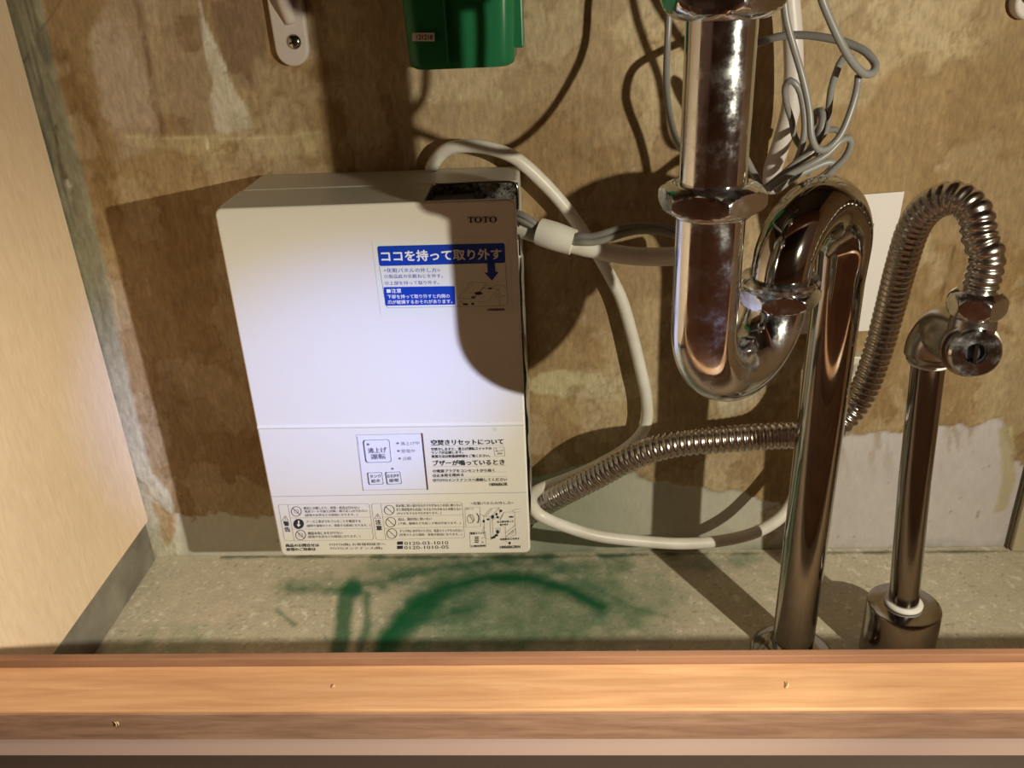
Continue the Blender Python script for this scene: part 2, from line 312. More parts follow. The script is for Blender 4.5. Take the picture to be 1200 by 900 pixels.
#@@FLOOR
# ================================================================== CUPBOARD FLOOR (speckled sheet with green paint)
xs = np.arange(-.40, .62, .002); ys = np.arange(.30, .652, .0018); XX, YY = np.meshgrid(xs, ys); px, py = topx(XX, YY, np.zeros_like(XX))
n1 = fbm(XX, YY, 20, 5); n2 = fbm(XX, YY, 70, 31); nf = fbm(XX, YY, 200, 61, 3); wob = (n2-.5)*18
c = np.ones(XX.shape+(3,))*np.array((.64,.585,.45)); c = mix(c, np.clip((n1-.4)*2, 0, 1)*.5, (.55,.50,.385))
for _ in range(0): pass
fleck = np.clip((vnoise(XX+.3*YY, YY*.8, 300, 15)-.80)*9, 0, 1); c = mix(c, fleck*.75, (.88,.85,.74)); fleck = np.clip((vnoise(XX, YY, 380, 19)-.86)*9, 0, 1); c = mix(c, fleck*.55, (.20,.15,.10))
G1 = (.006,.13,.05); G2 = (.05,.20,.09)
lay(poly(px, py, [(330,690),(520,650),(700,655),(800,700),(760,745),(600,772),(430,772),(440,745),(480,690)], 40, wob*2)*np.clip(n2*1.0+.35, 0, 1)*np.clip(1.1-(px-640)/500,0,1), G2, .72)
lay(stroke(px, py, [(395,775),(402,735),(405,700),(414,688)], 14, 8, wob*.3), G1, .85)
lay(stroke(px, py, [(418,775),(430,735),(430,695),(405,690)], 8, 7, wob*.3), G1, .7)
lay(stroke(px, py, [(340,690),(400,692),(470,676),(520,664),(600,656)], 9, 10, wob*.4), G1, .75)
lay(stroke(px, py, [(440,775),(455,745),(480,715),(520,690),(570,677),(620,678),(665,690),(705,712)], 13, 12, wob*.4), G1, 1.0)
lay(stroke(px, py, [(445,775),(462,745),(488,715),(520,695)], 22, 16, wob*.4), G1, .85)
lay(stroke(px, py, [(470,725),(500,725),(560,712)], 15, 18, wob*.7), G1, .8)
lay(stroke(px, py, [(600,662),(640,662),(680,680),(740,712),(780,722)], 6, 12, wob*.6), G1, .75)
lay(stroke(px, py, [(325,715),(345,732)], 4, 4, wob*.3), G1, .6); lay(stroke(px, py, [(340,682),(375,686)], 7, 8, wob*.4), G1, .4)
lay(stroke(px, py, [(380,745),(384,752)], 3, 3), G1, .6)
lay(poly(px, py, [(140,760),(190,735),(260,740),(300,772),(140,775)], 22, wob)*np.clip(n2*2-.5, 0, 1), G2, .55)
lay(poly(px, py, [(560,648),(900,648),(860,668),(700,672),(560,662)], 12, wob)*np.clip(n2*2-.4, 0, 1), (.10,.19,.11), .55)
lay(stroke(px, py, [(260,652),(420,653),(620,653),(760,650)], 3, 3, wob*.3), (.035,.08,.04), .8)
lay(stroke(px, py, [(740,650),(1180,646)], 1.6, 2.4, wob*.25), (.045,.06,.04), .85)
for s_ in ([(975,642),(990,672),(1008,700)],): lay(stroke(px, py, s_, .8, 1.2), (.10,.12,.09), .7)
ZF = (n2-.5)*.0004; struct(grid('floor', np.stack([XX, YY, ZF], -1), c, attr_mat('speckled_floor', .62, bs=.35, fs=420, scale=(1,1,1), lo=.86)))
# ================================================================== CUPBOARD SHELL
XL = -.3765
side_wood = mat('pale_laminate', rough=.5); _n = noise(side_wood, (1, 5, 1), 45, 4, .6, 1.2); _m = noise(side_wood, (1, 1.6, 1), 7, 2, .5)
setcol(side_wood, mul(side_wood, ramp(side_wood, _n, [(.30, (.77,.58,.395)), (.70, (.87,.685,.49))]), ramp(side_wood, _m, [(.3, (.93,.92,.90)), (.7, (1,1,1))])))
zlow = PX(172, 612, XL).z; o = MB().box((XL-.018, .312, zlow), (XL, D-.004, .74)).build('wall_left', side_wood); struct(o)
strip_m = mat('grey_strip', (.22,.20,.165), .42, .2); _n = noise(strip_m, (1,1,1), 25, 5, .65); setcol(strip_m, ramp(strip_m, _n, [(.3,(.15,.135,.105)),(.7,(.30,.28,.24))]))
struct(MB().box((XL-.016, .33, 0.0005), (XL-.003, D-.004, zlow)).build('baseboard_left', strip_m))
steel_dark = mat('sink_underside', (.10,.09,.08), .45, .6)
struct(MB().box((XL-.018, .30, .742), (.62, D+.01, .76)).build('ceiling', steel_dark))
struct(MB().box((.60, .312, 0), (.618, D-.004, .74)).build('wall_right', side_wood))
groove = MB().box((PY(1188,600).x, D-.0026, .0), (PY(1188,600).x+.0012, D+.0, .125)).build('trim_1', mat('groove_brown', (.10,.075,.04), .7)); struct(groove)
tp = PY(1190,600).x; struct(MB().box((tp+.001, D-.0075, .001), (tp+.05, D+.002, .13)).build('trim_2', mat('cream_batten', (.50,.44,.30), .6), bevel=.001))
# front rail: back lip, top board, brown raw edge, pink band, steel front
YR = .34; zr = lambda y, Y: PY(500, y, Y).z
z_lip, z_top = zr(771, YR), zr(779, YR); YF = (H-z_top)/1.0614
rail_w = wood('rail_pine', (.52,.295,.155), (.66,.42,.24), 'x', .42, 13, 16, .10, .1); edge_w = wood('raw_ply_edge', (.24,.135,.088), (.37,.225,.155), 'x', .7, 22, 10, .5)
lip_w = wood('lip_wood', (.20,.10,.06), (.33,.18,.11), 'x', .6, 6, 14, .3)
z_b = zr(867, YF); z_p = zr(887, YF)
struct(MB().box((XL-.03, .296, .53), (.62, .312, .742)).build('shade_apron', wood('shade_apron_wood', (.20,.075,.04), (.34,.15,.08), 'x', .4, 5, 14, .1)))  # unseen apron, added to keep the ceiling lamp off the cupboard floor
rail = MB().box((XL-.03, YF+.0015, z_b+.001), (.62, YR, z_top)).build('trim_3', rail_w, bevel=.0008); struct(rail)
rail2 = MB().box((XL-.03, YF, z_b+.0005), (.62, YF+.0014, z_top-.0012)).build('trim_4', edge_w); struct(rail2)
struct(MB().box((XL-.03, YR, z_b), (.62, YR+.0045, z_lip)).build('trim_5', lip_w, bevel=.0004))
struct(MB().box((XL-.03, YF+.001, z_p), (.62, YR+.002, z_b)).build('trim_6', mat('pink_edge_band', (.50,.37,.335), .5)))
steel = mat('brushed_front', (.30,.27,.25), .38, .85); _n = noise(steel, (1,60,60), 20, 4, .6); bump(steel, _n, .12, .0004)
struct(MB().box((XL-.03, YF+.004, .0), (.62, YR-.002, z_p-.0003)).build('trim_7', steel))
struct(MB().box((XL-.03, YR, .0), (.62, YR+.012, z_b-.0002)).build('trim_8', lip_w))
def splinter(x, y, on_top, parent, big=1.0):
    p = PZ(x, y, z_top) if on_top else PY(x, y, YF-.0004); m = MB()
    for k in range(3):
        a = Vector((random.uniform(-.0008,.0008), 0, 0))*big; b = a+Vector((random.uniform(.0005,.0016), random.uniform(0,.003) if on_top else -.0003, random.uniform(.0004,.0012) if on_top else random.uniform(-.003,-.001)))*big
        sweep(m, catmull([p+a, p+(a+b)/2+Vector((.0005,0,.0006)), p+b], .0006), .00022*big, 6)
    m.build('splinter', mat('raw_splinter', (.62,.46,.30), .8), parent, True)
splinter(390, 806, True, rail); splinter(920, 806, True, rail, 1.2); splinter(135, 846, False, rail2, 1.1); splinter(745, 766, True, rail); splinter(713, 768, True, rail)
# kitchen room behind the photographer
roomf = wood('kitchen_floor_wood', (.09,.04,.025), (.16,.08,.045), 'x', .35, 3, 10, .1)
struct(MB().box((-2.2, -2.6, -.03), (2.4, YF+.02, -.005)).build('floor', roomf))
beige = mat('kitchen_wall_paint', (.13,.085,.06), .7)
struct(MB().box((-2.2, -2.65, -.03), (2.4, -2.6, 2.4)).build('wall_front', beige)); struct(MB().box((-2.2, -2.6, 2.36), (2.4, .3, 2.4)).build('ceiling', beige))
#@@HEATER
# ================================================================== WATER HEATER
YU = .547; u0, u1 = PY(250, 243, YU).x, PY(605, 234, YU).x-.0003; zt, zb = PY(430, 239, YU).z, PY(480, 650, YU).z
hw = thing('water_heater', 'white under-sink electric water heater with blue instruction sticker and printed warnings on its front', 'water heater', ((u0+u1)/2, D, zb))
ys_ = PZ(277, 223, zt).y
rx0 = PZ(512, 232, zt).x; rxd = PZ(505, 216, zt).x
def slab_outline(x0, z0, x1, z1, r, n=6):
    out = []
    for cx, cz, a0 in ((x1-r, z1-r, 0), (x0+r, z1-r, 90), (x0+r, z0+r, 180), (x1-r, z0+r, 270)):
        for k in range(n+1): a = math.radians(a0+90*k/n); out.append((cx+r*math.cos(a), cz+r*math.sin(a)))
    return out
def prism(mb, outline, y0, y1, mi=0):
    n = len(outline); vs = [(x, y0, z) for x, z in outline]+[(x, y1, z) for x, z in outline]
    return mb.add(vs, [tuple(range(n))[::-1] if False else tuple(range(n)), tuple(range(2*n-1, n-1, -1))]+[(i, i+n, (i+1)%n+n, (i+1)%n) for i in range(n)], mi)
m = MB(); m.box((u0+.001, ys_+.0008, zb+.004), (u1-.0002, D-.003, zt-.0004)); m.build('body', case_plastic, hw, bevel=.002)
# front cover: face plate, rim walls, top cut open at the right
fc = MB(); prism(fc, slab_outline(u0, zb, u1, zt, .0045), YU, YU+.004)
fc.build('front_cover', white_plastic, hw, smooth=True, bevel=.0014, segs=3, sharp=40)
r = MB(); r.box((u0+.0006, YU+.0041, zb+.001), (u0+.003, ys_, zt-.0006)); r.box((u0+.003, YU+.0041, zt-.003), (rxd, ys_, zt-.0006)); r.box((u0+.003, YU+.0041, zb+.001), (u1-.0008, ys_, zb+.003)); r.box((u1-.003, YU+.0041, zb+.003), (u1-.0008, ys_, zt-.055))
r.build('cover_rim', case_plastic, hw, bevel=.0004, label='grey rim of the cover, open at its top right')
r = MB(); r.box((rxd+.001, ys_-.0006, zt-.030), (u1-.0003, ys_+.0006, zt-.0012)); r.build('recess_back', galv, hw, label='mottled metal plate inside the top opening')
r = MB(); r.box((rxd+.001, YU+.0043, zt-.034), (u1-.004, ys_-.001, zt-.020)); r.box((rxd+.003, YU+.010, zt-.020), ((rxd+u1)/2, ys_-.006, zt-.006)); r.build('recess_inside', black_hole, hw, label='dark hollow behind the top edge of the cover')
r = MB(); sweep(r, catmull([Vector((rxd+.002, ys_-.001, zt-.0006)), Vector((u1-.006, ys_-.001, zt-.0004)), Vector((u1-.0012, ys_-.001, zt-.003)), Vector((u1-.0008, ys_-.002, zt-.02)), Vector((u1-.0008, ys_-.004, zt-.052))], .002), .0008, 8); r.build('recess_lip', chrome2, hw, True, label='shiny wire edge round the opening')
# crumpled film strip on the right side of the body
m = MB(); pts = []; 
for i in range(41):
    t = i/40; z = zt-.055-t*.20
    for k, yk in enumerate((.562, .575, .590, .604)): pts.append((u1+.0007+.0005*math.sin(i*.9+k*2)*math.sin(t*math.pi)+random.uniform(0,.0004)+.0010*t*math.sin(t*math.pi), yk+.004*math.sin(t*7+k), z))
m.add(pts, [(i*4+k, i*4+k+1, (i+1)*4+k+1, (i+1)*4+k) for i in range(40) for k in range(3)]); m.build('side_film', mat('foil_film', (.55,.55,.47), .25, .35), hw, True, label='crumpled pale film on the right side')
# shallow ridge across the cover above the buttons, thin step above the warning print
def panel(x, y, off=0.0): return PY(x, y, YU-off)
def strip(mb, pts, w, off, mi=0, closed=False, plane=None):
    """flat printed line of width w through px points on the front cover"""
    pl = plane or (lambda a, b: panel(a, b, off)); Q = [pl(*p) for p in pts]; Q = Q+[Q[0]] if closed else Q
    for a, b in zip(Q[:-1], Q[1:]):
        d = (b-a)
        if d.length < 1e-7: continue
        d.normalize(); nn = Vector((-d.z, 0, d.x))*w/2; e = d*w*.5; mb.add([a-e-nn, b+e-nn, b+e+nn, a-e+nn], [(0,1,2,3)], mi)
def quad(mb, pts, off, mi=0, plane=None):
    pl = plane or (lambda a, b: panel(a, b, off)); Q = [pl(*p) for p in pts]; mb.add(Q, [tuple(range(len(Q)))], mi)
def ridge(y0, y1, name, dx=.002, h=.0007, t=.0011):
    a = panel(300, y0).z; b = panel(610, y1).z; m = MB(); n = 40; vs = []
    for i in range(n+1):
        s = i/n; x = u0+dx+(u1-u0-2*dx)*s; z = a+(b-a)*s
        for q, hh in ((-t,0),(-t*.4,h),(t*.4,h),(t,0)): vs.append((x, YU-hh, z+q))
    m.add(vs, [(i*4+k, (i+1)*4+k, (i+1)*4+k+1, i*4+k+1) for i in range(n) for k in range(3)]); m.build(name, white_plastic, hw, True)
ridge(501, 497, 'cover_ridge', .001, .0010, .0016)
m = MB(); strip(m, [(318,582),(617,577)], .0003, .0003); m.build('label_edge', ink_grey, hw)
# ---------------- writing
_tc = bpy.data.curves.new('type', 'FONT'); _to = bpy.data.objects.new('type', _tc); COL.objects.link(_to); _tc.resolution_u = 2; _tc.align_x = 'LEFT'
def glyphs(s, bold=0.0):
    _tc.body = s; _tc.size = 1; _tc.offset = bold; dg = bpy.context.evaluated_depsgraph_get(); dg.update(); ev = _to.evaluated_get(dg); me = ev.to_mesh()
    co = np.empty(len(me.vertices)*3); me.vertices.foreach_get('co', co); co = co.reshape(-1, 3); fs = [tuple(p.vertices) for p in me.polygons]; ev.to_mesh_clear(); return co, fs
def text(mb, s, a, b, h, off=.00025, mi=0, bold=0.0, plane=None):
    """s between px points a (left end) and b (right end), both on the mid line, cap height h px"""
    pl = plane or (lambda x, y: panel(x, y, off)); co, fs = glyphs(s)
    if not len(co): return
    Pa, Pb = pl(*a), pl(*b); up = pl((a[0]+b[0])/2, (a[1]+b[1])/2-h/2)-pl((a[0]+b[0])/2, (a[1]+b[1])/2+h/2); up.x = 0 if plane is None else up.x
    x0, x1 = co[:,0].min(), co[:,0].max(); y0, y1 = co[:,1].min(), co[:,1].max(); ex = Pb-Pa; lay_ = 0
    for bx, bz in (((0,0),) if not bold else ((bold,0),(-bold,0),(0,bold),(0,-bold),(bold*.7,bold*.7),(-bold*.7,-bold*.7))):
        lift = Vector((0, -lay_*.00003, 0)); lay_ += 1
        mb.add([Pa+lift+ex*((q[0]+bx-x0)/(x1-x0))+up*((q[1]+bz-y0)/(y1-y0)-.5) for q in co], fs, mi)
def C(x0, y0, s): return lambda x, y: (x0+x/s, y0+y/s)
def rrect(pts, r=.12, n=4):
    """rounded quad in px space"""
    out = []; k_ = len(pts)
    for i in range(k_):
        p = Vector(pts[i]); a = Vector(pts[i-1]); b = Vector(pts[(i+1)%k_]); R = min((a-p).length, (b-p).length)*r; A_ = p+(a-p).normalized()*R; B_ = p+(b-p).normalized()*R
        for k in range(n+1): t = k/n; q = A_*(1-t)**2+p*2*t*(1-t)+B_*t*t; out.append((q.x, q.y))
    return out
def disc(mb, p, rx, ry, off, mi=0, n=20): quad(mb, [(p[0]+rx*math.cos(2*math.pi*k/n), p[1]-ry*math.sin(2*math.pi*k/n)) for k in range(n)][::-1], off, mi)
def ring(mb, p, rx, ry, w, off, mi=0, n=24): strip(mb, [(p[0]+rx*math.cos(2*math.pi*k/n), p[1]-ry*math.sin(2*math.pi*k/n)) for k in range(n)], w, off, mi, True)
# blue sticker
c7 = C(430, 220, 5.625); st = MB(); quad(st, rrect([c7(30,345), c7(935,322), c7(968,835), c7(92,848)], .03), .00015); sticker = st.build('sticker', mat('clear_film', (.77,.79,.70), .22), hw, label='clear sticker with blue bars and an arrow')
m = MB(); quad(m, rrect([c7(67,385), c7(908,365), c7(912,495), c7(82,517)], .12), .0003); quad(m, rrect([c7(110,655), c7(578,648), c7(583,770), c7(122,778)], .08), .0003)
quad(m, [c7(792,490), c7(843,490), c7(846,556), c7(868,555), c7(825,612), c7(775,560), c7(796,558)], .0003); m.build('blue_print', ink_blue, sticker)
m = MB(); q = [c7(82,517), c7(125,775), c7(140,792), c7(900,778), c7(925,768), c7(928,745), c7(912,495)]; strip(m, q, .00018, .0003)
text(m, '<化粧パネルの外し方>', c7(110,545), c7(482,543), 5.2, .0003); text(m, '①製品底の化粧ねじを外す。', c7(115,585), c7(500,580), 4.6, .0003); text(m, '②上部を持って取り外す。', c7(118,629), c7(475,624), 4.6, .0003)
m.build('sticker_text', ink_violet, sticker)
m = MB(); text(m, 'ココを持って取り外す', c7(95,452), c7(886,436), 12.5, .0005, bold=.030); text(m, '■注意', c7(130,680), c7(226,678), 5.0, .0005, bold=.016)
text(m, '下部を持って取り外すと内側の', c7(135,718), c7(545,713), 4.6, .0005, bold=.014); text(m, '爪が破損するおそれがあります。', c7(137,754), c7(563,748), 4.6, .0005, bold=.014); m.build('white_lettering', ink_white, sticker)
m = MB()
for ln in ([(598,728),(690,620),(792,628),(700,735),(598,728)],[(660,640),(672,625),(690,628)],[(610,740),(640,775)],[(625,745),(660,778)],[(700,735),(735,690),(790,640),(830,655)],[(735,750),(790,755)],[(800,745),(845,690),(870,665)],[(830,650),(860,640),(905,645),(920,668)],[(835,662),(870,672),(875,700),(845,705),(850,720),(870,715)],[(870,715),(922,712)],[(875,720),(875,775)],[(690,690),(760,700)],[(640,690),(700,635)],[(760,660),(800,668)]):
    strip(m, [c7(*p) for p in ln], .00016, .0003)
disc(m, c7(735,696), 4.6, 1.8, .0003); disc(m, c7(812,664), 2.6, 1.0, .0003); disc(m, c7(700,722), 2.5, 1.2, .0003); disc(m, c7(650,768), 3.4, 1.2, .0003); disc(m, c7(697,765), 1.8, 1.4, .0003)
text(m, 'H006B60R', c7(795,804), c7(910,802), 2.8, .0003, bold=.024); m.build('line_drawing', ink_dark, sticker)
# maker's name, drawn letters
def tee(mb, x0, x1, y0, y1):
    w = x1-x0; mid = (x0+x1)/2; th = (y1-y0)
    quad(mb, [c7(x0,y0), c7(x1,y0), c7(x1,y0+th*.13), c7(x0,y0+th*.13)], .0003); quad(mb, [c7(x0,y0), c7(x0+w*.10,y0), c7(x0+w*.04,y0+th*.36), c7(x0,y0+th*.36)], .0003); quad(mb, [c7(x1-w*.10,y0), c7(x1,y0), c7(x1,y0+th*.36), c7(x1-w*.04,y0+th*.36)], .0003)
    quad(mb, [c7(mid-w*.12,y0), c7(mid+w*.12,y0), c7(mid+w*.12,y1), c7(mid-w*.12,y1)], .0003); quad(mb, [c7(mid-w*.28,y1-th*.09), c7(mid+w*.28,y1-th*.09), c7(mid+w*.28,y1), c7(mid-w*.28,y1)], .0003)
def oh(mb, cx, cy, rx, ry, ix, iy, n=28):
    for k in range(n):
        a, b = 2*math.pi*k/n, 2*math.pi*(k+1)/n; quad(mb, [c7(cx+rx*math.cos(a), cy+ry*math.sin(a)), c7(cx+rx*math.cos(b), cy+ry*math.sin(b)), c7(cx+ix*math.cos(b), cy+iy*math.sin(b)), c7(cx+ix*math.cos(a), cy+iy*math.sin(a))], .0003)
m = MB(); tee(m, 664, 706, 192, 231); oh(m, 733, 211, 25, 21, 13, 17); tee(m, 762, 804, 191, 230); oh(m, 831, 210, 25, 21, 13, 17); m.build('maker_name', ink_logo, hw)
# control plate and buttons
c8 = C(310, 480, 3.75)
m = MB(); quad(m, [c8(404,112), c8(690,106), c8(716,350), c8(434,356)], .00012); strip(m, [c8(404,112), c8(434,356), c8(716,350)], .0004, .0003)
cp = m.build('control_plate', mat('control_film', (.78,.79,.84), .25), hw); m = MB(); strip(m, [c8(692,106), c8(717,350)], .0010, .0005); strip(m, [c8(404,112), c8(692,106)], .0002, .0004); strip(m, [c8(408,120), c8(434,354), c8(716,349)], .0002, .0004); m.build('plate_gap', mat('brown_gap', (.10,.055,.045), .6), cp)
def button(pts, lines, hgt, dot=None):
    q = [c8(*p) for p in pts]; m = MB(); R = rrect(q, .12); n = len(R); a = [panel(x, y, .0002) for x, y in R]; b = [panel(x, y, .0007) for x, y in R]
    m.add(a+b, [tuple(range(n, 2*n))]+[(i, (i+1)%n, (i+1)%n+n, i+n) for i in range(n)]); bt = m.build('button', cp.data.materials[0], cp)
    m = MB(); strip(m, R, .00042, .0009, closed=True)
    for s, a_, b_ in lines: text(m, s, c8(*a_), c8(*b_), hgt, .0009, bold=.010)
    if dot: disc(m, c8(*dot), 1.6, 1.3, .0009)
    m.build('button_print', ink_grey, bt)
button([(435,135),(548,131),(558,230),(448,233)], [('沸上げ',(455,181),(537,176)),('運転',(468,208),(532,204))], 6.2, (455,153))
button([(454,278),(516,276),(523,327),(461,330)], [('タンク',(464,294),(512,291)),('給水',(470,314),(510,311))], 3.9)
button([(533,276),(596,273),(603,325),(541,328)], [('おまかせ',(540,292),(592,289)),('節電',(549,312),(590,309))], 3.9)
m = MB()
for p in ((585,148),(589,182),(594,215),(562,260)): disc(m, c8(*p), 1.5, 1.2, .0003)
text(m, '沸上げ中', c8(598,150), c8(680,147), 4.2); text(m, '節電中', c8(601,183), c8(661,181), 4.2); text(m, '点検', c8(607,216), c8(645,214), 4.2); m.build('indicator_print', ink_grey, cp)
# reset / buzzer text
m = MB(); text(m, '空焚きリセットについて', c8(733,145), c8(1050,140), 6.4, bold=.024); text(m, 'ブザーが鳴っているとき', c8(740,235), c8(1055,230), 6.4, bold=.024)
for a, b, y0, y1 in ((733,1052,161,156),(740,1062,251,246),(742,1065,279,274),(743,1066,299,294),(745,1067,319,314)): strip(m, [c8(a,y0), c8(b,y1)], .00013, .00025)
for s, a, b, y in (('空焚きしますと、沸上げ運転スイッチの',733,998,172),('ランプが点滅します。',734,873,188),('処置方法は取扱説明書をご覧ください。',735,992,204),('①電源プラグをコンセントから抜く',740,1012,268),('②止水栓を閉める',740,876,288),('③TOTOメンテナンスへ連絡してください',741,1066,308)): text(m, s, c8(a,y+2), c8(b,y-2), 3.5, bold=.008)
text(m, 'H006B63R', c8(990,329), c8(1068,327), 3.6, bold=.010); strip(m, rrect([c8(1008,166), c8(1053,164), c8(1057,204), c8(1012,206)], .15), .00016, .00025, closed=True); text(m, '沸上げ', c8(1016,182), c8(1050,180), 2.0); text(m, '運転', c8(1022,194), c8(1046,192), 2.0); disc(m, c8(1018,172), .7, .6, .00025); m.build('reset_notes', ink_dark, hw)
# warning print
c3 = C(320, 570, 7.5); c4 = C(470, 570, 7.5); m = MB(); wl = .00016
def box_(a, b, c_, d_, r=.06): strip(m, rrect([a, b, c_, d_], r), wl, .00025, closed=True)
box_(c3(45,160), c3(845,152), c3(885,468), c3(103,478), .07); box_(c3(865,152), c4(538,140), c4(560,452), c3(905,470), .07)
strip(m, [c3(130,159), c3(187,476)], wl, .00025); strip(m, [c3(948,151), c3(992,469)], wl, .00025)
for y in (277, 377): strip(m, [c3(150+(y-277)*.18,y), c3(862+(y-277)*.12,y-7)], wl, .00025)
strip(m, [c3(965,270), c4(548,250)], wl, .00025); strip(m, [c3(980,371), c4(555,354)], wl, .00025)
def no_sign(p):
    ring(m, p, 5.8, 5.6, .00042, .00025); strip(m, [(p[0]-4.2, p[1]-3.8), (p[0]+4.2, p[1]+3.8)], .00042, .00025)
for p in ((205,220),(243,428),(1022,208),(1035,315),(1045,415)): no_sign(c3(*p))
for p in ((205,220),(243,428)): ring(m, c3(*p), 2.4, 2.2, .0002, .00025)
disc(m, c3(225,330), 6.2, 5.9, .00025)
def warn(p, a, b, pa, pb):
    strip(m, [(p[0]-3.6,p[1]+2.6),(p[0],p[1]-3),(p[0]+3.6,p[1]+2.6)], .0002, .00025, closed=True); strip(m, [(p[0],p[1]-1),(p[0],p[1]+1)], .0003, .00025)
    text(m, a, (pa[0]-3.2,pa[1]), (pa[0]+3.2,pa[1]), 5.4, bold=.024); text(m, b, (pb[0]-3.2,pb[1]), (pb[0]+3.2,pb[1]), 5.4, bold=.024)
warn(c3(108,280), '警', '告', c3(118,327), c3(127,378)); warn(c3(920,262), '注', '意', c3(925,314), c3(933,364))
for s, a, b, y in (('絶対に分解したり、修理・改造は行わない',270,760,189),('電源コードの加工(切断・継ぎ足し)を行わない',278,832,219),('(感電や火災などの原因になります。)',282,744,252),('アース工事がされていることを確認する',293,770,307),('(故障や漏電のとき、感電する原因になります。)',297,855,345),('機器本体に水をかけない',307,608,410),('(感電や火災などの原因になります。)',307,768,442)): text(m, s, c3(a,y+3), c3(b,y-3), 3.5)
text(m, '商品のお問合せは', c3(112,519), c3(405,515), 3.7, bold=.016); text(m, '修理のご用命は', c3(118,554), c3(375,550), 3.7, bold=.016); text(m, 'TOTO(株) お客様相談室へ', c3(490,513), c3(990,508), 3.7); text(m, 'TOTOメンテナンス(株)', c3(498,547), c3(960,543), 3.7)
for s, a, b, y in (('給水後に熱い湯が出るおそれがあるため湯に触らない',578,865,421),('また連続使用も高温になるおそれがあるため触らない',580,866,438),('(やけどをするおそれがあります。)',583,776,456),('湯は、飲料用に用いない',587,735,481),('(下痢、腹痛などを起こす場合があります。)',590,862,500),('タンク内に水がないときは、電源スイッチを入れない',594,871,532),('(空焚きとなり故障・事故の原因になります。)',593,868,550)): text(m, s, c8(a,y+1.5), c8(b,y-1.5), 3.5)
text(m, '0120-03-1010', c8(615,588), c8(808,585), 3.9); text(m, '0120-1010-05', c8(614,607), c8(810,604), 3.9)
for y in (587,606): quad(m, [c8(583,y-7), c8(608,y-8), c8(608,y+6), c8(583,y+7)], .00025)
text(m, '<化粧パネルの外し方>', c4(612,150), c4(990,144), 3.6)
box_(c4(562,186), c4(692,180), c4(700,352), c4(570,360), .02); box_(c4(603,402), c4(742,396), c4(748,530), c4(610,538), .02)
text(m, '温調ハンドル', c4(568,198), c4(640,195), 2.0); text(m, '電源スイッチ', c4(610,414), c4(735,409), 2.4, bold=.016); text(m, '入', c4(705,452), c4(722,451), 2.2); text(m, '切', c4(707,492), c4(724,491), 2.2)
for k in range(4): quad(m, [c4(648,442+k*15), c4(682,440+k*15), c4(682,449+k*15), c4(648,451+k*15)], .00025)
text(m, '工場出荷時', c4(612,525), c4(742,520), 2.0, bold=.016)
ring(m, c4(612,285), 4.0, 5.0, .0002, .00025)
for k in range(9):
    a = math.radians(60+k*30); strip(m, [c4(612+26*math.cos(a),285+30*math.sin(a)), c4(612+36*math.cos(a),285+42*math.sin(a))], .00016, .00025)
strip(m, [c4(668,240), c4(682,262), c4(684,290), c4(675,320)], .0007, .00025); strip(m, [c4(600,260), c4(640,310)], .0003, .00025); strip(m, [c4(604,250), c4(648,300)], .0002, .00025)
for ln in ([(728,262),(790,192),(862,186),(800,262),(728,262),(735,452),(790,468),(812,460)],[(742,270),(800,200)],[(800,262),(812,460)],[(812,460),(870,398),(872,366)],[(862,186),(868,240)],[(780,262),(790,468)],[(692,240),(728,262)],[(728,350),(716,396)],[(830,370),(870,366)],[(835,390),(870,384)],[(835,372),(838,430)],[(850,372),(850,420)],[(865,290),(905,228),(1000,222),(998,232),(1008,420)],[(905,228),(870,300)],[(920,470),(916,350)],[(920,410),(1005,340)],[(925,440),(1008,370),(1008,424),(950,452),(925,440)],[(940,424),(985,385),(990,404),(958,430)],[(975,218),(1000,200),(1045,198)],[(985,228),(1050,224)],[(880,470),(940,490)],[(790,280),(840,240)],[(800,300),(850,262)]): strip(m, [c4(*p) for p in ln], wl, .00025)
for p, a, b in (((727,306),1.3,1.8),((805,268),1.8,2.2),((840,245),1.2,1.8),((878,215),1.4,1.6),((850,400),1.6,2.2),((838,430),2.0,1.4),((968,268),2.8,1.0),((955,498),1.4,1.6),((765,290),1.6,1.2),((850,272),1.4,1.4),((800,452),1.4,1.2),((820,445),1.6,1.4)): disc(m, c4(*p), a, b, .00025)
text(m, '①上部を持って', c4(845,312), c4(990,306), 2.4, bold=.016); text(m, '取り外す', c4(870,338), c4(942,334), 2.4, bold=.016); text(m, '②化粧ねじを外す', c4(872,464), c4(1042,458), 2.4, bold=.016); text(m, 'H006B62RN', c4(870,534), c4(1048,529), 3.2, bold=.016)
m.build('warning_print', ink_dark, hw)
m = MB(); quad(m, [c3(*p) for p in ((219,300),(231,300),(231,335),(244,335),(225,358),(206,335),(219,335))], .0004); m.build('warning_arrow', film, hw)
m = MB()
for p, r1, r2 in ((c8(985,62),4,1.6),(c8(1012,85),2.2,2.2),(c8(1020,60),2,1)): disc(m, p, r1, r2, .0002)
m.build('paint_spot', mat('faint_green_paint', (.55,.78,.52), .5), hw, label='faint green paint spots')
bpy.data.objects.remove(_to); bpy.data.curves.remove(_tc)
